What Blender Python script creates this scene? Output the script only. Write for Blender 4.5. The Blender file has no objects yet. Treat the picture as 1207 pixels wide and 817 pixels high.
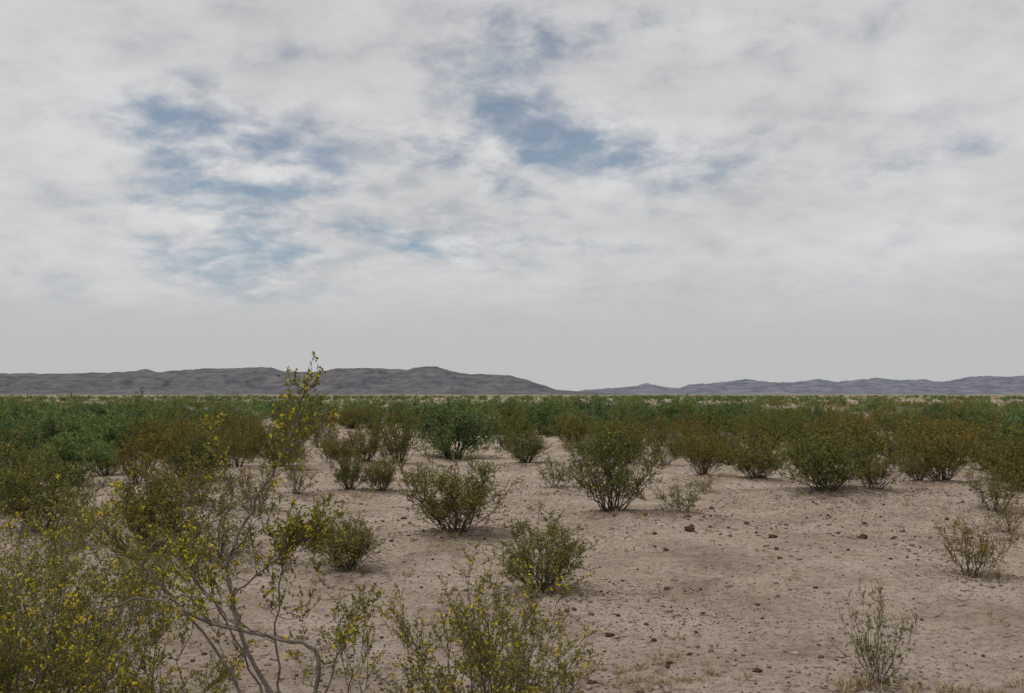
import bpy, math, random
import numpy as np
from mathutils import Vector, Matrix

scene = bpy.context.scene
random.seed(7)
scene.view_settings.view_transform = 'Standard'
scene.view_settings.look = 'None'
scene.view_settings.exposure = 0

# ---------------------------------------------------------------- helpers
def link(ob, parent=None):
    scene.collection.objects.link(ob)
    if parent: ob.parent = parent
    return ob

def hash2(ix, iy, seed):
    h = np.sin(ix*127.1 + iy*311.7 + seed*74.7)*43758.5453
    return h - np.floor(h)
def vnoise(x, y, seed=0):
    x = np.asarray(x, float); y = np.asarray(y, float)
    ix = np.floor(x); iy = np.floor(y); fx = x-ix; fy = y-iy
    fx = fx*fx*(3-2*fx); fy = fy*fy*(3-2*fy)
    a = hash2(ix,iy,seed); b = hash2(ix+1,iy,seed); c = hash2(ix,iy+1,seed); d = hash2(ix+1,iy+1,seed)
    return (a*(1-fx)+b*fx)*(1-fy)+(c*(1-fx)+d*fx)*fy
def fbm(x, y, seed=0, o=4):
    s = 0; a = .5; t = 0
    for i in range(o):
        s = s + a*vnoise(x*2**i+17*i, y*2**i-9*i, seed+i); t += a; a *= .5
    return s/t
def sstep(a,b,x):
    t = np.clip((x-a)/(b-a),0,1); return t*t*(3-2*t)

# ---------------------------------------------------------------- plant layout (metres)
# x, y, height, width, variant kind
HEROES = [
 ( 1.52,13.70,1.38,1.50,'d'),
 (-0.73,11.95,1.15,1.60,'d'),
 ( 0.31, 8.90,0.75,1.15,'d'),
 ( 2.71,14.20,0.62,0.95,'s'),
 ( 4.81, 9.40,0.70,0.95,'s'),
 ( 2.51, 6.20,0.66,0.46,'s'),
 ( 5.45,15.50,1.15,1.80,'d'),
 ( 6.45,15.90,1.00,1.50,'s'),
 ( 4.25,19.90,1.12,1.30,'d'),
 ( 5.20,19.00,1.00,1.60,'d'),
 (-3.28,17.90,0.84,0.90,'d'),
 (-2.60,17.90,0.76,0.95,'d'),
 ( 0.91,18.50,0.75,1.40,'s'),
 (-1.82, 9.95,0.64,0.90,'d'),
 ( 8.15,17.00,1.15,1.80,'d'),
 ( 7.80,14.40,1.00,1.20,'s'),
 ( 9.10,15.90,1.05,1.50,'d'),
 (-9.70,24.60,1.35,2.20,'d'),
 (-4.20,17.40,0.72,1.00,'s'),
 (-4.30,14.90,1.02,1.25,'s'),
 (-4.15,10.40,1.12,1.35,'d'),
 (-3.30,10.10,1.00,1.25,'s'),
 (-6.20,11.90,1.15,1.55,'d'),
 (-7.60,13.50,1.20,1.60,'d'),
 (-5.60,15.80,1.05,1.30,'s'),
 (-5.35,10.9,.8,1.0,'s'),
 (-6.8,19.5,1.1,1.6,'d'),
 (10.6,19.0,1.2,1.7,'d'),
 ( 7.3,20.5,1.1,1.6,'s'),
 ( 6.2,22.5,1.2,1.7,'s'),
 ( 9.0,23.0,1.25,1.9,'d'),
 (11.8,22.0,1.2,1.7,'d'),
 ( 2.4,23.5,0.95,1.6,'d'),
 ( 4.1,24.0,1.05,1.6,'s'),
 ( 0.4,24.5,1.05,1.6,'d'),
 (-3.9,24.0,1.15,1.7,'d'),
 (-5.6,22.5,1.15,1.5,'s'),
 ( 3.2,26.5,1.25,1.9,'d'),
 ( 7.0,12.6,.45,.6,'s'),
 (-2.1,20.5,.5,.7,'s'),
 ( 2.6,20.3,.45,.8,'s'),
 ( 3.7,17.2,.35,.5,'s'),
 (-0.6,16.2,.30,.45,'s'),
]
FG = [(-2.75,5.25),(-1.15,4.55),(-0.12,5.0),(-0.95,5.6),(-3.3,6.6),(-1.9,5.3)]

def gz(x, y):
    x = np.asarray(x,float); y = np.asarray(y,float)
    d = np.hypot(x,y)
    f = 1-sstep(40,120,d)
    z = .20*(fbm(x*.3,y*.3,3,3)-.5) + (.09*(fbm(x*1.1,y*1.1,11,3)-.5) + .022*(vnoise(x*4.5,y*4.5,21)-.5))*f
    z = z + .25*(fbm(x*.03,y*.03,5,2)-.5)*sstep(20,80,d)
    for h in HEROES:
        a = .10*h[3]*(.6 if h[4]=='s' else 1); r = .5*h[3]
        z = z + a*np.exp(-((x-h[0])**2+(y-h[1])**2)/(2*r*r))
    z = z + .14*np.exp(-((x-6.5)/2.6)**2-((y-16.6)/1.6)**2)
    return z

# ---------------------------------------------------------------- materials
def new_mat(name):
    m = bpy.data.materials.new(name); m.use_nodes = True
    nt = m.node_tree; nt.nodes.clear()
    return m, nt, nt.nodes, nt.links
def ramp(N, stops, interp='LINEAR'):
    r = N.new('ShaderNodeValToRGB'); cr = r.color_ramp; cr.interpolation = interp
    while len(cr.elements) > 1: cr.elements.remove(cr.elements[-1])
    cr.elements[0].position = stops[0][0]; cr.elements[0].color = (*stops[0][1],1)
    for p,c in stops[1:]:
        e = cr.elements.new(p); e.color = (*c,1)
    return r

def leaf_mat(name, leafstops, bushstops, trans=.3):
    m,nt,N,L = new_mat(name)
    out = N.new('ShaderNodeOutputMaterial')
    geo = N.new('ShaderNodeNewGeometry'); oi = N.new('ShaderNodeObjectInfo')
    r1 = ramp(N, leafstops); L.new(geo.outputs['Random Per Island'], r1.inputs[0])
    r2 = ramp(N, bushstops); L.new(oi.outputs['Random'], r2.inputs[0])
    mx = N.new('ShaderNodeMix'); mx.data_type='RGBA'; mx.blend_type='MULTIPLY'; mx.inputs[0].default_value=1
    L.new(r1.outputs[0], mx.inputs[6]); L.new(r2.outputs[0], mx.inputs[7])
    b = N.new('ShaderNodeBsdfDiffuse')
    t = N.new('ShaderNodeBsdfTranslucent'); ms = N.new('ShaderNodeMixShader'); ms.inputs[0].default_value=trans
    L.new(mx.outputs[2], b.inputs['Color']); L.new(mx.outputs[2], t.inputs['Color'])
    L.new(b.outputs[0], ms.inputs[1]); L.new(t.outputs[0], ms.inputs[2]); L.new(ms.outputs[0], out.inputs[0])
    return m
creo_leaf = leaf_mat('creosote_leaf',
   [(0,(.095,.100,.032)),(.35,(.165,.165,.050)),(.75,(.24,.23,.072)),(1,(.35,.30,.10))],
   [(0,(.72,.82,.80)),(.3,(.92,1.0,.9)),(.6,(1.05,1.0,.85)),(.85,(1.15,1.0,.82)),(1,(1.2,.92,.78))])
creo_leaf_near = leaf_mat('creosote_leaf_near',
   [(0,(.10,.11,.027)),(.4,(.185,.19,.046)),(.8,(.30,.28,.066)),(1,(.42,.36,.10))],
   [(0,(.9,1,.9)),(1,(1.05,1,.9))])
mesq_leaf = leaf_mat('mesquite_leaf',
   [(0,(.085,.130,.052)),(.5,(.155,.222,.085)),(1,(.26,.33,.14))],
   [(0,(.60,.68,.72)),(.3,(.88,.88,.88)),(.55,(1.1,1.1,.95)),(.8,(1.3,1.1,.85)),(1,(1.2,.92,.75))], .35)
flower_mat = leaf_mat('creosote_flower',[(0,(.62,.48,.03)),(1,(.80,.66,.06))],[(0,(1,1,1)),(1,(1,1,1))],.3)
def simple_mat(name, c1, c2, rough=.85, scale=12, island=False):
    m,nt,N,L = new_mat(name)
    out = N.new('ShaderNodeOutputMaterial'); b = N.new('ShaderNodeBsdfDiffuse')
    r = ramp(N,[(.2,c1),(.8,c2)])
    if island:
        g = N.new('ShaderNodeNewGeometry'); L.new(g.outputs['Random Per Island'], r.inputs[0])
    else:
        tc = N.new('ShaderNodeTexCoord'); n = N.new('ShaderNodeTexNoise'); n.inputs['Scale'].default_value=scale
        n.inputs['Detail'].default_value=3
        L.new(tc.outputs['Object'], n.inputs['Vector']); L.new(n.outputs[0], r.inputs[0])
    L.new(r.outputs[0], b.inputs['Color']); L.new(b.outputs[0], out.inputs[0])
    return m
stem_mat = simple_mat('creosote_stem',(.05,.043,.034),(.13,.11,.085))
stem_near = simple_mat('creosote_bark',(.06,.05,.042),(.24,.21,.18),scale=25)
mesq_bark = simple_mat('mesquite_bark',(.035,.028,.022),(.09,.075,.06))
pebble_mat = simple_mat('pebble',(.07,.048,.038),(.33,.265,.22),island=True)
litter_mat = simple_mat('leaf_litter',(.06,.045,.035),(.20,.16,.12),island=True)
rock_mat = simple_mat('dark_rock',(.045,.028,.022),(.12,.075,.058),scale=30)
drygrass_mat = simple_mat('dry_grass',(.22,.17,.09),(.45,.37,.22),island=True)

# ---------------------------------------------------------------- mesh building
def mesh_from(name, V, F4, F3, mats, mi4, mi3):
    me = bpy.data.meshes.new(name)
    nv = len(V); n4 = len(F4); n3 = len(F3)
    me.vertices.add(nv); me.vertices.foreach_set('co', np.asarray(V,np.float32).ravel())
    loops = np.concatenate([np.asarray(F4,np.int32).ravel(), np.asarray(F3,np.int32).ravel()]).astype(np.int32)
    me.loops.add(len(loops)); me.loops.foreach_set('vertex_index', loops)
    me.polygons.add(n4+n3)
    st = np.concatenate([np.arange(n4)*4, n4*4+np.arange(n3)*3]).astype(np.int32)
    me.polygons.foreach_set('loop_start', st)
    me.polygons.foreach_set('loop_total', np.concatenate([np.full(n4,4),np.full(n3,3)]).astype(np.int32))
    for m in mats: me.materials.append(m)
    me.polygons.foreach_set('material_index', np.concatenate([mi4,mi3]).astype(np.int32))
    me.update(calc_edges=True)
    return me

def norm(a):
    return a/np.maximum(np.linalg.norm(a,axis=-1,keepdims=True),1e-9)

class Plant:
    def __init__(s, seed, lod=2):
        s.rng = np.random.default_rng(seed); s.V=[]; s.F=[]; s.nv=0; s.lod=lod
        s.lp=[]; s.ld=[]; s.ls=[]; s.fp=[]; s.fs=[]; s.lw=[]
    def tube(s, P, r0, r1, sides=3):
        P = np.asarray(P,float); n=len(P)
        T = np.gradient(P,axis=0); T = norm(T)
        ref = np.array([.31,.17,.93]); 
        A = norm(np.cross(T,ref)); B = np.cross(T,A)
        r = np.linspace(r0,r1,n)[:,None,None]
        a = np.arange(sides)*2*math.pi/sides
        ring = P[:,None,:]+r*(np.cos(a)[None,:,None]*A[:,None,:]+np.sin(a)[None,:,None]*B[:,None,:])
        s.V.append(ring.reshape(-1,3))
        i = np.arange(n-1)[:,None]*sides; j = np.arange(sides)[None,:]; j2=(j+1)%sides
        f = np.stack([i+j,i+j2,i+sides+j2,i+sides+j],-1).reshape(-1,4)+s.nv
        s.F.append(f); s.nv += n*sides
    def poly(s, p, d, L, n, jit=.15, up=0.):
        P=[np.array(p,float)]; d = norm(np.array(d,float)); st = L/(n-1)
        for i in range(n-1):
            d = norm(d + s.rng.normal(0,jit,3)+np.array([0,0,up]))
            P.append(P[-1]+d*st)
        return np.array(P)
    @staticmethod
    def at(P,t):
        n=len(P)-1; k=min(int(t*n),n-1); f=t*n-k
        return P[k]*(1-f)+P[k+1]*f, norm(P[k+1]-P[k])
    def leaves(s, P, k, size, spread=.8, wr=.6):
        t = s.rng.uniform(.1,1.0,k)*(len(P)-1); i=np.minimum(t.astype(int),len(P)-2); f=(t-i)[:,None]
        pos = P[i]*(1-f)+P[i+1]*f; tan = norm(P[i+1]-P[i])
        d = norm(tan*.55 + s.rng.normal(0,spread,(k,3))*.8 + np.array([0,0,.25]))
        s.lp.append(pos); s.ld.append(d); s.ls.append(size*s.rng.uniform(.65,1.35,k)); s.lw.append(np.full(k,wr))
    def flower(s,p,size): s.fp.append(p); s.fs.append(size)
    def twigs(s, P, nter, tl, leaf, k, fl=0., r=.0012, spread=.8, t0=.15, wr=.6, up=.08, fsize=.013):
        for _ in range(nter):
            p,tan = s.at(P, s.rng.uniform(t0,1))
            d = tan*.7+s.rng.normal(0,.55,3)+np.array([0,0,.2])
            Q = s.poly(p,d,tl*s.rng.uniform(.6,1.4),4 if s.lod==2 else 3,.18,up)
            if s.lod==2: s.tube(Q,r,r*.5,3)
            elif s.lod==1: s.tube(Q[[0,-1]],r,r*.5,3)
            s.leaves(Q,k,leaf,spread,wr)
            if fl and s.rng.random()<fl:
                for _ in range(s.rng.integers(1,4)):
                    q,_t = s.at(Q,s.rng.uniform(.3,1)); s.flower(q+s.rng.normal(0,.008,3),fsize)
    def mesh(s,name,mats):
        V = np.concatenate(s.V); nv=len(V); F=np.concatenate(s.F)
        mi=[np.zeros(len(F))]; Vs=[V]; Fs=[F]
        if s.lp:
            p=np.concatenate(s.lp); d=np.concatenate(s.ld); sz=np.concatenate(s.ls)[:,None]; w=np.concatenate(s.lw)[:,None]
            side = norm(np.cross(d, s.rng.normal(0,1,p.shape))); nrm=np.cross(d,side)
            q = np.stack([p, p+d*sz*.5+side*sz*w*.5+nrm*sz*.08, p+d*sz, p+d*sz*.5-side*sz*w*.5+nrm*sz*.08],1).reshape(-1,3)
            Vs.append(q); Fs.append(np.arange(len(p)*4).reshape(-1,4)+nv); nv+=len(p)*4; mi.append(np.ones(len(p)))
        F3=np.zeros((0,3),int); m3=np.zeros(0)
        if s.fp:
            p=np.array(s.fp); sz=np.array(s.fs)[:,None]; k=len(p)
            for rep in range(5):
                d = norm(s.rng.normal(0,1,(k,3))+np.array([0,-.2,.4])); side=norm(np.cross(d,s.rng.normal(0,1,(k,3))))
                q=np.stack([p,p+d*sz*.5+side*sz*.35,p+d*sz,p+d*sz*.5-side*sz*.35],1).reshape(-1,3)
                Vs.append(q); Fs.append(np.arange(k*4).reshape(-1,4)+nv); nv+=k*4; mi.append(np.full(k,2))
        return mesh_from(name,np.concatenate(Vs),np.concatenate(Fs),F3,mats,np.concatenate(mi),m3)

def creosote(seed,H=1.,W=1.1,nst=26,nsec=6,nter=5,leaf=.019,k=8,fl=0.,rb=.008,near=False,tl=.10,sides=4,lowfrac=.28,low=.42,lod=1):
    s=Plant(seed,lod); rg=s.rng
    asym=rg.uniform(.65,1.25,6); ph=rg.uniform(0,6.28)
    for i in range(nst):
        az = 2*math.pi*(i+rg.uniform(-.5,.5))/nst*3.0; u = math.sqrt(rg.uniform(.01,1))
        a6 = asym[int(((az+ph)%(2*math.pi))/(2*math.pi)*6)%6]
        R = W/2*u*a6*.92
        tip = np.array([R*math.cos(az),R*math.sin(az),H*(1-low*u*u)*rg.uniform(.5,1.0)])
        b = np.array([math.cos(az),math.sin(az),0])*.06*u*W; b[2]=-.04
        c = np.array([tip[0]*.6,tip[1]*.6,tip[2]*.38])
        t=np.linspace(0,1,8)[:,None]
        P=(1-t)**2*b+2*t*(1-t)*c+t*t*tip
        P[1:]+=rg.normal(0,.016*H,(7,3))
        s.tube(P,rb*rg.uniform(.6,1.2)*(H if near else 1),rb*.22,sides)
        for j in range(nsec):
            tt = rg.uniform(lowfrac,1) if j else 1.0
            p,tan=s.at(P,min(tt,.999))
            d=tan*.8+rg.normal(0,.55,3)+np.array([0,0,.22])
            Q=s.poly(p,d,H*.22*rg.uniform(.5,1.45)*(1.15-.4*tt),5,.16,.08)
            s.tube(Q if lod==2 else Q[[0,2,4]],rb*.33,rb*.14,3)
            s.twigs(Q,nter,tl*H,leaf,k,fl,rb*.15)
    return s

def mesquite(seed,H=1.,W=1.7,nst=14,nsec=9,nter=8,leaf=.05,k=7,rb=.016,lod=1):
    s=Plant(seed,lod); rg=s.rng
    lob=rg.uniform(.6,1.2,7)
    for i in range(nst):
        az=2*math.pi*(i+rg.uniform(-.4,.4))/nst*2; u=math.sqrt(rg.uniform(.02,1)); R=W/2*u*.85*lob[i%7]
        tip=np.array([R*math.cos(az),R*math.sin(az),H*(.95-.50*u*u)*rg.uniform(.7,1.0)*lob[(i*3)%7]**.4])
        b=np.array([math.cos(az)*.06,math.sin(az)*.06,-.05])
        c=np.array([tip[0]*.4,tip[1]*.4,tip[2]*.6])
        t=np.linspace(0,1,8)[:,None]; P=(1-t)**2*b+2*t*(1-t)*c+t*t*tip; P[1:]+=rg.normal(0,.02,(7,3))
        s.tube(P,rb*rg.uniform(.7,1.2),rb*.2,4)
        for j in range(nsec):
            tt=rg.uniform(.28,1); p,tan=s.at(P,min(tt,.999))
            d=tan*.5+rg.normal(0,.65,3)+np.array([0,0,.15])
            Q=s.poly(p,d,.28*rg.uniform(.5,1.3),5,.2,.02)
            s.tube(Q[[0,2,4]],rb*.25,rb*.1,3)
            s.twigs(Q,nter,.11,leaf,k,0,rb*.1,1.0,.1,.28,-.02)
    return s

CM=[stem_mat,creo_leaf,flower_mat]; MM=[mesq_bark,mesq_leaf,flower_mat]
dense=[creosote(100+i,nst=30+2*i,nsec=8,nter=5,k=10,leaf=.020,W=1.1,fl=.02,lowfrac=.27).mesh('creosote_dense_%d'%i,CM) for i in range(7)]
sparse=[creosote(200+i,nst=17,nsec=7,nter=4,k=9,leaf=.020).mesh('creosote_sparse_%d'%i,CM) for i in range(4)]
mesq=[mesquite(300+i,nst=15,nsec=9,k=7).mesh('mesquite_mid_%d'%i,MM) for i in range(4)]
creo_low=[creosote(400+i,nst=11,nsec=4,nter=3,k=6,leaf=.055,tl=.13,sides=3,lowfrac=.2,lod=0).mesh('creosote_far_%d'%i,CM) for i in range(4)]
mesq_low=[mesquite(500+i,nst=9,nsec=4,nter=4,k=5,leaf=.11,lod=0).mesh('mesquite_far_%d'%i,MM) for i in range(4)]

def place(name,me,x,y,sx,sy,sz,rot,sink=.0):
    ob=bpy.data.objects.new(name,me); link(ob)
    ob.location=(x,y,float(gz(x,y))-sink); ob.scale=(sx,sy,sz); ob.rotation_euler=(0,0,rot); return ob

for i,h in enumerate(HEROES):
    lib = dense if h[4]=='d' else sparse
    place('creosote_bush',lib[i%len(lib)],h[0],h[1],h[3]/1.10,h[3]/1.10,h[2]/1.02,i*2.39)
MQ=[(-1.83,27.9,2.05,4.3),(-13.5,26.5,1.65,3.4),(-16.0,29.5,1.85,4.0),(-13.2,32,1.9,3.8),(-17.8,25.6,1.5,3.0),(-19.8,33,1.9,4.2),(-10.6,33.5,1.5,3.2),(-17.2,35,1.85,4.2)]
for i,(x,y,h,w) in enumerate(MQ):
    place('mesquite_shrub',mesq[i%4],x,y,w/1.8,w/1.8,h/1.0,i*1.7+.4)

# ---------------------------------------------------------------- foreground bushes (fine leaves + flowers)
CN=[stem_near,creo_leaf_near,flower_mat]
def fgbush(seed,x,y,H,W,nst,nsec,nter,k,fl,leaf=.016,low=.3,droop=.42):
    s=creosote(seed,H,W,nst,nsec,nter,leaf,k,fl,.0075,True,.10,5,low,droop,2)
    place('creosote_bush',s.mesh('creosote_near',CN),x,y,1,1,1,0,0)
fgbush(11,-2.80,5.3,1.30,2.0,44,8,8,13,.22,low=.2,droop=.3)
fgbush(12,-0.10,5.0,1.08,1.35,24,9,6,12,.16,low=.35)
fgbush(13,-0.98,5.6,.86,.62,6,5,5,10,.1,low=.5)
fgbush(14,-1.95,4.8,.98,1.2,18,8,7,12,.16,low=.25)
fgbush(15,-3.9,6.9,1.25,1.6,28,7,6,11,.15,low=.2)
fgbush(16,-3.35,8.3,.95,1.2,16,6,5,10,.1)

# leggy bush with long bare arching stems
s=Plant(77); rg=s.rng
def spath(pts,r0,r1,n=26,jit=.006):
    P=np.array(pts,float); t=np.linspace(0,len(P)-1,n); out=[]
    for tt in t:
        i=min(int(tt),len(P)-2); f=tt-i
        p0=P[max(i-1,0)];p1=P[i];p2=P[i+1];p3=P[min(i+2,len(P)-1)]
        out.append(.5*((2*p1)+(-p0+p2)*f+(2*p0-5*p1+4*p2-p3)*f*f+(-p0+3*p1-3*p2+p3)*f**3))
    out=np.array(out); out[1:]+=rg.normal(0,jit,out[1:].shape); s.tube(out,r0,r1,6); return out
bx,by=-1.05,4.45
A=spath([(0,0,-.05),(-.06,0,.42),(-.22,-.03,.74),(-.33,-.05,1.05),(-.34,-.04,1.22),(-.27,0,1.42),(-.17,.02,1.62),(-.06,.0,1.80),(-.01,-.02,1.98),(.01,0,2.06)],.014,.0028,34)
B=spath([(0.02,.02,-.05),(.06,0,.45),(.09,-.02,.78),(-.10,-.05,.84),(-.45,-.1,.95),(-.72,-.1,1.05),(-.98,-.12,.98),(-1.02,-.15,.92)],.013,.003,32)
C=spath([(-.04,0,-.05),(-.25,.03,.5),(-.5,.05,.85),(-.78,.05,1.15),(-.92,.0,1.30),(-1.0,0,1.42)],.009,.002,26)
D=spath([(.03,0,-.05),(.12,.05,.5),(.2,.08,.78),(.33,.1,.92)],.008,.002,20)
E=spath([tuple(A[11]),(-.20,.05,1.15),(-.05,.1,1.28),(.12,.12,1.32)],.006,.0018,18)
G=spath([(-.03,.02,-.05),(-.12,.1,.5),(-.15,.15,.9),(-.12,.18,1.2),(.0,.2,1.3)],.008,.002,22)
Hh=spath([tuple(A[9]),(-.40,.0,.98),(-.52,.02,1.12),(-.56,.02,1.3)],.005,.0015,16)
I=spath([(-.03,.02,-.05),(-.2,.1,.5),(-.42,.15,.9),(-.6,.18,1.1),(-.66,.2,1.2)],.007,.002,22)
J=spath([tuple(A[24]),(-.08,.02,1.74),(.06,.03,1.85),(.10,.03,1.93)],.004,.0015,12)
K=spath([tuple(A[20]),(-.34,.0,1.58),(-.42,.0,1.72),(-.42,.0,1.85)],.004,.0015,12)
def deco(P,n,t0,L,nter,k,fl,t1=1.):
    for _ in range(n):
        tt=rg.uniform(t0,t1); p,tan=s.at(P,min(tt,.999))
        Q=s.poly(p,tan*.7+rg.normal(0,.6,3)+np.array([0,0,.25]),L*rg.uniform(.5,1.4),5,.18,.08)
        s.tube(Q,.0022,.001,4); s.twigs(Q,nter,.075,.016,k,fl,.001,.8,.15)
deco(A,10,.50,.12,4,10,.35,.8); deco(A,15,.76,.13,5,11,.2); deco(A,7,.3,.16,3,8,.2,.5)
deco(B,9,.4,.16,4,9,.3); deco(C,20,.40,.20,6,11,.25); deco(D,16,.45,.15,6,10,.15)
deco(E,30,.2,.20,7,12,.2); deco(G,28,.40,.20,7,12,.18); deco(Hh,12,.3,.16,6,11,.3); deco(I,22,.35,.2,6,11,.2)
deco(J,9,.4,.10,5,10,.2); deco(K,9,.4,.10,5,10,.2)
place('creosote_bush',s.mesh('creosote_leggy',CN),bx,by,1,1,1,0,0)

# ---------------------------------------------------------------- scrub masses (geometry-node instancing)
def scatter(name, sources, pts, scales, rots, idx):
    col=bpy.data.collections.new(name+'_source')
    for i,me in enumerate(sources):
        o=bpy.data.objects.new('%s_src_%02d'%(name,i),me); col.objects.link(o)
    me=bpy.data.meshes.new(name); n=len(pts)
    me.vertices.add(n); me.vertices.foreach_set('co',np.asarray(pts,np.float32).ravel())
    a=me.attributes.new('iscale','FLOAT_VECTOR','POINT'); a.data.foreach_set('vector',np.asarray(scales,np.float32).ravel())
    a=me.attributes.new('irot','FLOAT_VECTOR','POINT'); a.data.foreach_set('vector',np.asarray(rots,np.float32).ravel())
    a=me.attributes.new('iidx','INT','POINT'); a.data.foreach_set('value',np.asarray(idx,np.int32))
    ob=link(bpy.data.objects.new(name,me))
    ng=bpy.data.node_groups.new(name+'_gn','GeometryNodeTree')
    ng.interface.new_socket('Geometry',in_out='INPUT',socket_type='NodeSocketGeometry')
    ng.interface.new_socket('Geometry',in_out='OUTPUT',socket_type='NodeSocketGeometry')
    N=ng.nodes; L=ng.links
    gi=N.new('NodeGroupInput'); go=N.new('NodeGroupOutput')
    ci=N.new('GeometryNodeCollectionInfo'); ci.inputs['Collection'].default_value=col
    ci.inputs['Separate Children'].default_value=True; ci.inputs['Reset Children'].default_value=True
    ip=N.new('GeometryNodeInstanceOnPoints'); ip.inputs['Pick Instance'].default_value=True
    def na(nm,t):
        q=N.new('GeometryNodeInputNamedAttribute'); q.data_type=t; q.inputs['Name'].default_value=nm
        return q.outputs['Attribute']
    e2r=N.new('FunctionNodeEulerToRotation')
    L.new(gi.outputs[0],ip.inputs['Points']); L.new(ci.outputs[0],ip.inputs['Instance'])
    L.new(na('iidx','INT'),ip.inputs['Instance Index'])
    L.new(na('irot','FLOAT_VECTOR'),e2r.inputs[0]); L.new(e2r.outputs[0],ip.inputs['Rotation'])
    L.new(na('iscale','FLOAT_VECTOR'),ip.inputs['Scale'])
    L.new(ip.outputs[0],go.inputs[0])
    md=ob.modifiers.new('scatter','NODES'); md.node_group=ng
    return ob

R=np.random.default_rng(5)
def wedge(d0,d1,dens,k=.68):
    area=k*(d1*d1-d0*d0); n=int(area*dens)
    y=np.sqrt(R.uniform(d0*d0,d1*d1,n)); x=R.uniform(-1,1,n)*(k*y+2)
    return x,y
hx=np.array([[h[0],h[1]] for h in HEROES]+[[q[0],q[1]] for q in MQ])
def clear(x,y,r):
    m=np.ones(len(x),bool)
    for a,b in hx: m&=np.hypot(x-a,y-b)>r
    return m
def thin(x,y,dist):
    keep=[]; g={}
    for i in range(len(x)):
        key=(int(x[i]//dist),int(y[i]//dist)); ok=True
        for a in (-1,0,1):
            for b in (-1,0,1):
                for j in g.get((key[0]+a,key[1]+b),[]):
                    if (x[i]-x[j])**2+(y[i]-y[j])**2<dist*dist: ok=False
        if ok: keep.append(i); g.setdefault(key,[]).append(i)
    return x[keep],y[keep]
x1,y1=wedge(19,60,.48); x1,y1=thin(x1,y1,.95)
dn=fbm(x1*.19,y1*.19,31,3); open_=1-sstep(23,33,y1)
m=(dn>.40+.14*open_)&clear(x1,y1,1.15)
m&=~((x1>-6)&(x1<4.5)&(y1<24.5)); x1,y1=x1[m],y1[m]
mq=(fbm(x1*.09,y1*.09,41,2)+ .06*sstep(35,60,y1)+np.where((x1<-12),.16,0))>.61
def arr(x,y,h,w):
    n=len(x); z=gz(x,y)
    return np.stack([x,y,z],1),np.stack([w,w,h],1),np.stack([R.uniform(-.08,.08,n),R.uniform(-.08,.08,n),R.uniform(0,6.28,n)],1)
def add(name,src,x,y,h,w):
    p,sc,ro=arr(x,y,h,w); scatter(name,src,p,sc,ro,R.integers(0,len(src),len(x)))
n=(~mq).sum(); h=.5+1.0*R.random(n)**.9; add('creosote_scrub',dense+sparse,x1[~mq],y1[~mq],h,h*R.uniform(.95,1.5,n))
n=mq.sum(); h=R.uniform(.9,1.8,n); add('mesquite_thicket',mesq,x1[mq],y1[mq],h,h*R.uniform(.8,1.3,n))
X=[];Y=[]
for a,b,dd,th in ((60,150,.075,1.8),(150,420,.013,3.0),(420,950,.0022,0)):
    x,y=wedge(a,b,dd)
    if th: x,y=thin(x,y,th)
    X.append(x);Y.append(y)
x2=np.concatenate(X);y2=np.concatenate(Y)
mq=(fbm(x2*.05,y2*.03,61,3)+.15*sstep(60,160,y2))>.53
keep=fbm(x2*.03,y2*.015,66,3)>.40
grow=1+.5*sstep(150,700,y2)
a=~mq&keep; n=a.sum(); h=R.uniform(.6,1.5,n); add('distant_creosote_scrub',creo_low,x2[a],y2[a],h,h*R.uniform(1.1,1.7,n)*grow[a])
a=mq&keep; n=a.sum(); h=(.85+1.05*R.random(n)**1.6); add('distant_mesquite_thicket',mesq_low,x2[a],y2[a],h,h*R.uniform(.9,1.5,n)*grow[a])

# ---------------------------------------------------------------- ground sheet
def sinhspace(n,a,ext):
    b=math.asinh(ext/a); t=np.linspace(-1,1,n); return a*np.sinh(b*t)
gx=sinhspace(760,5.0,30000)
ty=np.linspace(0,1,760); b=math.asinh(34000/3.5); gyp=3.5*np.sinh(b*ty)+5.0
gyn=5.0-np.flip(1.2*(1.09**np.arange(1,60)-1)); gy=np.concatenate([gyn,gyp])
GX,GY=np.meshgrid(gx,gy); Z=gz(GX,GY)
Vg=np.stack([GX,GY,Z],-1).reshape(-1,3); nx=len(gx); ny=len(gy)
i=np.arange(ny-1)[:,None]*nx; j=np.arange(nx-1)[None,:]
Fg=np.stack([i+j,i+j+1,i+nx+j+1,i+nx+j],-1).reshape(-1,4)
m,nt,N,L=new_mat('desert_sand')
out=N.new('ShaderNodeOutputMaterial'); bs=N.new('ShaderNodeBsdfDiffuse')
tc=N.new('ShaderNodeTexCoord')
def noise(scale,detail=6,rough=.6):
    q=N.new('ShaderNodeTexNoise'); q.inputs['Scale'].default_value=scale; q.inputs['Detail'].default_value=detail; q.inputs['Roughness'].default_value=rough
    L.new(tc.outputs['Object'],q.inputs['Vector']); return q
def mixc(f,a,b,bt='MIX'):
    q=N.new('ShaderNodeMix'); q.data_type='RGBA'; q.blend_type=bt
    for s_,v in ((0,f),(6,a),(7,b)):
        if hasattr(v,'is_output'): L.new(v,q.inputs[s_])
        elif s_==0: q.inputs[0].default_value=v
        else: q.inputs[s_].default_value=(*v,1)
    return q.outputs[2]
n1=noise(.7,7,.65); r1=ramp(N,[(.33,(.270,.212,.165)),(.5,(.395,.318,.258)),(.66,(.485,.402,.334))]); L.new(n1.outputs[0],r1.inputs[0])
n2=noise(11,7,.75); r2=ramp(N,[(.3,(.50,.48,.46)),(.5,(.96,.96,.96)),(.72,(1.16,1.16,1.16))]); L.new(n2.outputs[0],r2.inputs[0])
c=mixc(1,r1.outputs[0],r2.outputs[0],'MULTIPLY')
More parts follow.
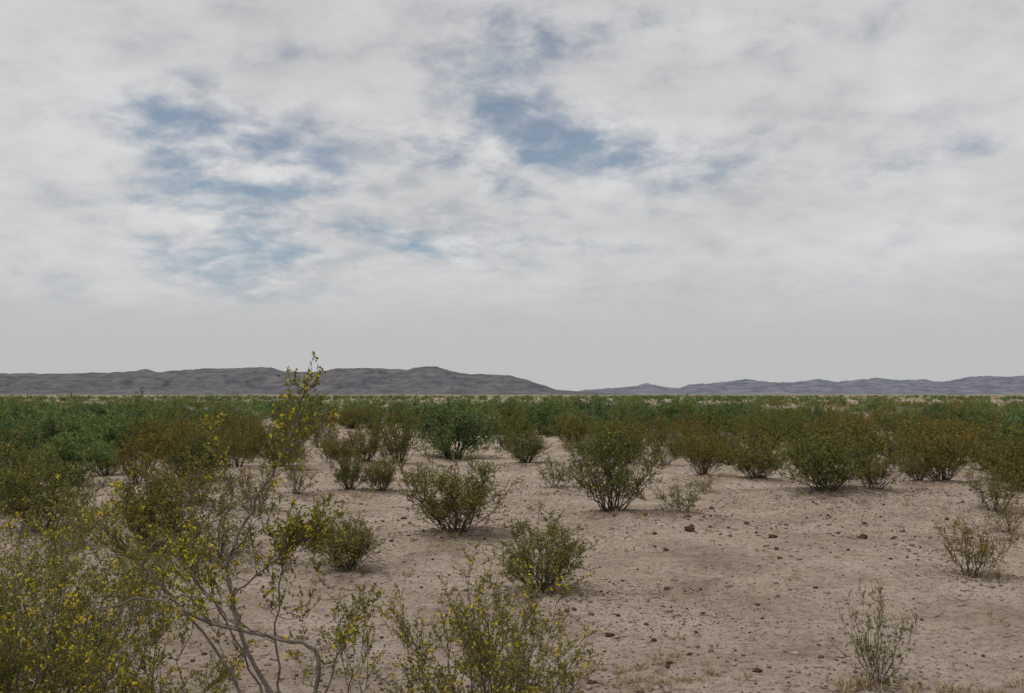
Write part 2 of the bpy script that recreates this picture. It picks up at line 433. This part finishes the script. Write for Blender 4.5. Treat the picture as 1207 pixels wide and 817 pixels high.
def specks(c,scale,base,col,lim,amt):
    v=N.new('ShaderNodeTexVoronoi'); v.inputs['Scale'].default_value=scale; L.new(tc.outputs['Object'],v.inputs['Vector'])
    sep=N.new('ShaderNodeSeparateColor'); L.new(v.outputs['Color'],sep.inputs[0])
    th=N.new('ShaderNodeMath'); th.operation='MULTIPLY_ADD'; L.new(n1.outputs[0],th.inputs[0]); th.inputs[1].default_value=-1.1; th.inputs[2].default_value=base
    gt=N.new('ShaderNodeMath'); gt.operation='GREATER_THAN'; L.new(sep.outputs[0],gt.inputs[0]); L.new(th.outputs[0],gt.inputs[1])
    ds=N.new('ShaderNodeMath'); ds.operation='LESS_THAN'; L.new(v.outputs['Distance'],ds.inputs[0]); ds.inputs[1].default_value=lim
    mm=N.new('ShaderNodeMath'); mm.operation='MULTIPLY'; L.new(gt.outputs[0],mm.inputs[0]); L.new(ds.outputs[0],mm.inputs[1])
    m2=N.new('ShaderNodeMath'); m2.operation='MULTIPLY'; L.new(mm.outputs[0],m2.inputs[0]); m2.inputs[1].default_value=amt
    return mixc(m2.outputs[0],c,col)
c=specks(c,42,1.24,(.13,.095,.07),.40,.75)
c=specks(c,17,1.38,(.11,.08,.06),.30,.75)
sp=N.new('ShaderNodeSeparateXYZ'); L.new(tc.outputs['Object'],sp.inputs[0])
mr=N.new('ShaderNodeMapRange'); mr.inputs[1].default_value=60; mr.inputs[2].default_value=500; L.new(sp.outputs[1],mr.inputs[0])
n4=noise(.004,4); r4=ramp(N,[(.36,(.13,.14,.08)),(.50,(.24,.21,.14)),(.60,(.36,.31,.22))]); L.new(n4.outputs[0],r4.inputs[0])
c=mixc(mr.outputs[0],c,r4.outputs[0])
L.new(c,bs.inputs['Color'])
bp=N.new('ShaderNodeBump'); bp.inputs['Strength'].default_value=1.0; bp.inputs['Distance'].default_value=.05
L.new(n2.outputs[0],bp.inputs['Height']); L.new(bp.outputs[0],bs.inputs['Normal']); L.new(bs.outputs[0],out.inputs[0])
gm=mesh_from('desert_ground',Vg,Fg,np.zeros((0,3),int),[m],np.zeros(len(Fg)),np.zeros(0))
gm.polygons.foreach_set('use_smooth',np.ones(len(Fg),bool))
link(bpy.data.objects.new('desert_ground',gm))

# ---------------------------------------------------------------- pebbles, litter, rocks, grass
import bmesh
bm=bmesh.new(); bmesh.ops.create_icosphere(bm,subdivisions=1,radius=1); IV=np.array([v.co[:] for v in bm.verts]); IF=np.array([[v.index for v in f.verts] for f in bm.faces]); bm.free()
def blobs(name,mat,x,y,size,flat=.6):
    n=len(x); k=len(IV)
    V=IV[None]*R.uniform(.65,1.25,(n,k,1))*size[:,None,None]*np.stack([R.uniform(.7,1.3,n),R.uniform(.7,1.3,n),R.uniform(.4,.8,n)*flat/.6],1)[:,None,:]
    a=R.uniform(0,6.28,n); ca,sa=np.cos(a)[:,None],np.sin(a)[:,None]
    V=np.stack([V[...,0]*ca-V[...,1]*sa,V[...,0]*sa+V[...,1]*ca,V[...,2]],-1)
    V+=np.stack([x,y,gz(x,y)+size*.2],1)[:,None,:]
    F=(IF[None]+np.arange(n)[:,None,None]*k).reshape(-1,3)
    me=mesh_from(name,V.reshape(-1,3),np.zeros((0,4),int),F,[mat],np.zeros(0),np.zeros(len(F)))
    return link(bpy.data.objects.new(name,me))
n=46000; y=np.sqrt(R.uniform(16,24**2,n)); x=R.uniform(-.7,.7,n)*y
w=fbm(x*.6,y*.6,71,3); q=(w+R.uniform(-.2,.2,n))>.49+.06*(x<0); x,y=x[q],y[q]
blobs('gravel',pebble_mat,x,y,.004+.011*R.random(len(x))+.026*R.random(len(x))**9)
xs=[];ys=[]
for h in HEROES+[(a,b,1,1.2,'d') for a,b in FG]:
    k=int(420*h[3]); r=np.abs(R.normal(0,.45,k))*h[3]; a=R.uniform(0,6.28,k); xs.append(h[0]+r*np.cos(a)); ys.append(h[1]+r*np.sin(a))
for _ in range(40):
    cx=R.uniform(-.2,.55); cy=R.uniform(6.5,18); cx*=cy; k=130; xs.append(cx+R.normal(0,.5,k)); ys.append(cy+R.normal(0,.25,k))
blobs('leaf_litter',litter_mat,np.concatenate(xs),np.concatenate(ys),R.uniform(.004,.013,sum(map(len,xs))),.35)
s=Plant(91)
SX=[];SY=[];
for _ in range(1900):
    if R.random()<.55:
        h=HEROES[R.integers(0,len(HEROES))]; x=h[0]+R.normal(0,.6*h[3]); y=h[1]+R.normal(0,.5*h[3])
    else:
        y=math.sqrt(R.uniform(25,400)); x=R.uniform(-.6,.65)*y
    SX.append(x);SY.append(y)
SZ=gz(np.array(SX),np.array(SY))
for x,y,z in zip(SX,SY,SZ):
    a=R.uniform(0,6.28); P=s.poly((x,y,z+.006),(math.cos(a),math.sin(a),.02),R.uniform(.04,.26),4,.15); P[:,2]=np.maximum(P[:,2],z+.003)
    s.tube(P,.004,.002,3)
link(bpy.data.objects.new('twig_litter',s.mesh('twig_litter',[litter_mat])))
RK=[(2.52,12.7,.08),(2.60,12.95,.04),(3.55,12.2,.07),(3.12,12.9,.03),(4.85,12.4,.075),(2.68,13.6,.05),(4.70,12.9,.03),(2.0,13.4,.045),(5.35,13.6,.04),(-1.75,14.5,.05),(4.2,11.2,.03),(3.4,15.2,.05)]
for _ in range(44):
    y=R.uniform(6.5,18); RK.append((R.uniform(-.1,.55)*y,y,float(.014+.035*R.random()**2.5)))
for (x,y,sz) in RK:
    bm=bmesh.new(); bmesh.ops.create_icosphere(bm,subdivisions=3,radius=sz*.8)
    ph=R.uniform(0,50,3); C_=np.array([v.co[:] for v in bm.verts]); p=C_/sz
    f=1+.35*(vnoise(p[:,0]*1.7+ph[0],p[:,1]*1.7+p[:,2]*2.1+ph[1],3)-.5)*2+.22*(vnoise(p[:,0]*5+ph[1],p[:,1]*5+p[:,2]*4+ph[2],9)-.5)*2
    for v,ff in zip(bm.verts,f):
        v.co=Vector((v.co.x*1.15,v.co.y,v.co.z*.72))*float(ff)
    me=bpy.data.meshes.new('rock'); bm.to_mesh(me); bm.free(); me.materials.append(rock_mat)
    o=link(bpy.data.objects.new('rock',me)); o.location=(x,y,float(gz(x,y))+sz*.2); o.rotation_euler=(0,0,R.uniform(0,6))
s=Plant(92); s.tube([(0.7,6.2,-.02),(0.7,6.2,-.01)],.001,.001,3)
def tuft(x,y,k,h,r):
    z=float(gz(x,y)); a=s.rng.uniform(0,6.28,k); rr=s.rng.uniform(0,r,k)
    p=np.stack([x+rr*np.cos(a),y+rr*np.sin(a),np.full(k,z-.005)],1)
    d=norm(np.stack([np.cos(a)*.7,np.sin(a)*.7,np.ones(k)],1)+s.rng.normal(0,.3,(k,3)))
    s.lp.append(p); s.ld.append(d); s.ls.append(h*s.rng.uniform(.5,1.2,k)); s.lw.append(np.full(k,.08))
for _ in range(55):
    tuft(R.normal(.95,.35),R.normal(6.35,.25),45,.05,.04)
for _ in range(140):
    tuft(R.uniform(2.0,4.6),R.uniform(5.6,6.15),26,.07,.04)
for _ in range(60):
    y=R.uniform(6,16); tuft(R.uniform(-.5,.55)*y,y,25,.07,.04)
for h in HEROES:
    for _ in range(5): tuft(h[0]+R.normal(0,.4*h[3]),h[1]-abs(R.normal(0,.35*h[3])),30,.10,.06)
link(bpy.data.objects.new('dry_grass',s.mesh('dry_grass',[drygrass_mat,drygrass_mat])))

# ---------------------------------------------------------------- hills
def hills(name,prof,dist,depth,c1,c2,seed,rough=.0009):
    u=np.array([p[0] for p in prof]); hh=np.array([p[1] for p in prof])*dist
    nx_,ny_=1100,80
    U=np.linspace(u[0],u[-1],nx_); Hc=np.interp(U,u,hh)
    Hc=Hc*(1+.10*(fbm(U*55,U*0,seed,4)-.5))+dist*rough*(fbm(U*110,U*0+3,seed+4,4)-.5)*np.clip(Hc/(.01*dist),0,1)
    T=np.linspace(-1,1,ny_)
    UU,TT=np.meshgrid(U,T); XX=UU*dist
    a=XX/(dist*.045); bq=TT*2.0
    n=fbm(a,bq,seed+9,5); rid=1-np.abs(2*fbm(a*1.6+n*1.5,bq*1.2+n,seed+20,4)-1)
    cross=np.clip(1-np.abs(TT),0,1)
    shape=1-(1-cross)**1.3
    mod=np.sin(np.pi*cross)
    YY=dist+TT*depth*(.5+.5*np.clip(Hc/hh.max(),0,1))[None,:]
    ZZ=Hc[None,:]*np.clip(shape-mod*.42*(1-rid)-mod*.22*(n-.3),0,1.0)-1.0
    V=np.stack([XX,YY,ZZ],-1).reshape(-1,3)
    i=np.arange(ny_-1)[:,None]*nx_; j=np.arange(nx_-1)[None,:]
    F=np.stack([i+j,i+j+1,i+nx_+j+1,i+nx_+j],-1).reshape(-1,4)
    m,nt,N,L=new_mat(name+'_hazed_rock'); out=N.new('ShaderNodeOutputMaterial'); b=N.new('ShaderNodeBsdfDiffuse')
    tc=N.new('ShaderNodeTexCoord'); mp=N.new('ShaderNodeMapping'); mp.inputs['Scale'].default_value=(1/(dist*.02),1/(dist*.02),1/(dist*.005))
    q=N.new('ShaderNodeTexNoise'); q.inputs['Scale'].default_value=1; q.inputs['Detail'].default_value=6; q.inputs['Roughness'].default_value=.65
    L.new(tc.outputs['Object'],mp.inputs[0]); L.new(mp.outputs[0],q.inputs['Vector'])
    r=ramp(N,[(.38,c1),(.62,c2)]); L.new(q.outputs[0],r.inputs[0]); L.new(r.outputs[0],b.inputs['Color']); L.new(b.outputs[0],out.inputs[0])  # bluish-grey ramp: distance haze is put into the hill colour
    me=mesh_from(name,V,F,np.zeros((0,3),int),[m],np.zeros(len(F)),np.zeros(0))
    me.polygons.foreach_set('use_smooth',np.ones(len(F),bool))
    return link(bpy.data.objects.new(name,me))
def P(l): return [((x-603.5)/1045,(465-y)/1045) for x,y in l]
hills('desert_mesa_hills',P([(-500,452),(-300,444),(-120,441),(0,440),(60,439.5),(130,438),(163,437.5),(172,435),(185,438),(240,434.5),(320,433),(335,438.5),(370,438),(400,433.5),(430,433),(480,436),(488,432),(515,432),(530,437),(555,441),(600,441.5),(618,446),(635,452),(655,459),(700,462.5),(760,465.5)]),9000,1500,(.092,.090,.103),(.158,.152,.158),3)
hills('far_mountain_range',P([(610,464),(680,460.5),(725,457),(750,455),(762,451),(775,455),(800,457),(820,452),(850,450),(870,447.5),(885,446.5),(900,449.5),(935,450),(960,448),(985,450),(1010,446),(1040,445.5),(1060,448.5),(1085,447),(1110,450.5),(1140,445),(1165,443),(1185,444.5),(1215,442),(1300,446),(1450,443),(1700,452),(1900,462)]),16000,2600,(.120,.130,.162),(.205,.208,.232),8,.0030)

# ---------------------------------------------------------------- sky + sun
sun_el=math.radians(66); sun_dir=Vector((-.45,-.35,0)).normalized()
w=bpy.data.worlds.new('World'); scene.world=w; w.use_nodes=True
try:
    w.cycles.sampling_method='MANUAL'; w.cycles.sample_map_resolution=256
except Exception as e: print('world sampling',e)
nt=w.node_tree; N=nt.nodes; L=nt.links; N.clear()
out=N.new('ShaderNodeOutputWorld'); sky=N.new('ShaderNodeTexSky'); sky.sky_type='NISHITA'; sky.sun_disc=False
sky.sun_elevation=sun_el; sky.sun_rotation=math.atan2(sun_dir.x,sun_dir.y); sky.dust_density=3; sky.altitude=1200
tint=N.new('ShaderNodeVectorMath'); tint.operation='MULTIPLY'; L.new(sky.outputs[0],tint.inputs[0]); tint.inputs[1].default_value=(1.04,1.06,.96)
bg1=N.new('ShaderNodeBackground'); bg1.inputs[1].default_value=.094; L.new(tint.outputs[0],bg1.inputs[0])
tc=N.new('ShaderNodeTexCoord'); sp=N.new('ShaderNodeSeparateXYZ'); L.new(tc.outputs['Generated'],sp.inputs[0])
def M(op,a,b=None,c=None,clamp=False):
    q=N.new('ShaderNodeMath'); q.operation=op; q.use_clamp=clamp
    for i_,v_ in enumerate((a,b,c)):
        if v_ is None: continue
        if hasattr(v_,'is_output'): L.new(v_,q.inputs[i_])
        else: q.inputs[i_].default_value=v_
    return q.outputs[0]
def comb(a,b,c=0.):
    q=N.new('ShaderNodeCombineXYZ')
    for i_,v_ in enumerate((a,b,c)):
        if hasattr(v_,'is_output'): L.new(v_,q.inputs[i_])
        else: q.inputs[i_].default_value=v_
    return q.outputs[0]
def nz(vec,scale,detail,rough,dist=0):
    q=N.new('ShaderNodeTexNoise'); q.inputs['Scale'].default_value=scale; q.inputs['Detail'].default_value=detail; q.inputs['Roughness'].default_value=rough; q.inputs['Distortion'].default_value=dist
    L.new(vec,q.inputs['Vector']); return q
az=M('ARCTAN2',sp.outputs[0],sp.outputs[1]); el=M('ARCSINE',sp.outputs[2])
den=M('ADD',M('MAXIMUM',sp.outputs[2],0.0),.30)
px=M('DIVIDE',sp.outputs[0],den); py=M('DIVIDE',sp.outputs[1],den)
plane=comb(px,py)
wn=nz(plane,4.0,3,.6)
sc=N.new('ShaderNodeSeparateColor'); L.new(wn.outputs['Color'],sc.inputs[0])
azw=M('ADD',az,M('MULTIPLY',M('SUBTRACT',sc.outputs[0],.5),.20)); elw=M('ADD',el,M('MULTIPLY',M('SUBTRACT',sc.outputs[1],.5),.12))
ae=comb(azw,elw)
acc=None
for (x,y,rx,ry,a) in [(215,140,95,30,.8),(285,190,95,44,.9),(255,262,70,58,.9),(310,322,95,24,.8),(585,50,60,65,.75),(575,155,80,38,.8),(710,182,160,38,.95),(525,285,70,15,.7),(690,295,85,12,.5),(740,40,110,26,.55),(430,275,70,20,.6),(1150,185,90,16,.45),(110,350,110,16,.4),(400,60,110,22,.3),(920,25,80,18,.3)]:
    u=(x-603.5)/1045; vv=(465-y)/1045; a0=math.atan(u); e0=math.atan(vv*math.cos(a0)); sx=1045/rx; sy=1045/ry
    q=N.new('ShaderNodeVectorMath'); q.operation='MULTIPLY_ADD'; L.new(ae,q.inputs[0]); q.inputs[1].default_value=(sx,sy,0); q.inputs[2].default_value=(-a0*sx,-e0*sy,0)
    d=N.new('ShaderNodeVectorMath'); d.operation='DOT_PRODUCT'; L.new(q.outputs[0],d.inputs[0]); L.new(q.outputs[0],d.inputs[1])
    e=M('MULTIPLY',M('POWER',.45,d.outputs['Value']),a)
    acc=e if acc is None else M('ADD',acc,e)
acc=M('MINIMUM',acc,1.0)
nA=nz(plane,4.8,6,.56,.35)
nB=nz(comb(M('MULTIPLY',px,.85),py,3.3),14,4,.58,.3)
fine=M('SUBTRACT',nB.outputs[0],.5); med=M('SUBTRACT',nA.outputs[0],.5)
gain=M('ADD',.58,M('MULTIPLY',acc,.72))
tot=M('ADD',M('MULTIPLY',acc,.64),M('MULTIPLY',gain,M('ADD',M('MULTIPLY',med,2.3),M('MULTIPLY',fine,1.5))))
mr=N.new('ShaderNodeMapRange'); mr.interpolation_type='SMOOTHSTEP'; mr.inputs[1].default_value=-.05; mr.inputs[2].default_value=1.15; mr.inputs[3].default_value=0; mr.inputs[4].default_value=.78
L.new(tot,mr.inputs[0])
fade=N.new('ShaderNodeMapRange'); fade.interpolation_type='SMOOTHSTEP'; fade.inputs[1].default_value=.05; fade.inputs[2].default_value=.15; L.new(el,fade.inputs[0])
blue=M('MULTIPLY',mr.outputs[0],fade.outputs[0])
nC=nz(plane,1.6,3,.6)
v1=M('ADD',M('MULTIPLY',M('SUBTRACT',nC.outputs[0],.5),.34),M('MULTIPLY',gain,M('ADD',M('MULTIPLY',med,-.26),M('MULTIPLY',fine,-.24))))
val=M('ADD',M('MULTIPLY',v1,fade.outputs[0]),M('ADD',.515,M('MULTIPLY',fade.outputs[0],.085)))
cc=N.new('ShaderNodeVectorMath'); cc.operation='SCALE'; cc.inputs[0].default_value=(.99,.995,1.005); L.new(val,cc.inputs['Scale'])
bg2=N.new('ShaderNodeBackground'); L.new(cc.outputs[0],bg2.inputs[0]); bg2.inputs[1].default_value=1.0
ms=N.new('ShaderNodeMixShader'); L.new(blue,ms.inputs[0]); L.new(bg2.outputs[0],ms.inputs[1]); L.new(bg1.outputs[0],ms.inputs[2]); L.new(ms.outputs[0],out.inputs[0])

sl=bpy.data.lights.new('sun','SUN'); sl.energy=1.75; sl.angle=math.radians(10); sl.color=(1,.96,.90)
so=link(bpy.data.objects.new('sun',sl))
td=Vector((sun_dir.x*math.cos(sun_el),sun_dir.y*math.cos(sun_el),math.sin(sun_el)))
so.rotation_euler=td.to_track_quat('Z','Y').to_euler(); so.location=(0,0,30)

# ---------------------------------------------------------------- camera
cam=bpy.data.cameras.new('camera'); cam.sensor_width=36; cam.lens=31.17; cam.clip_end=60000; cam.clip_start=.05
co=link(bpy.data.objects.new('camera',cam)); co.location=(0,0,2.0); co.rotation_euler=(math.radians(90+3.09),0,0)
scene.camera=co
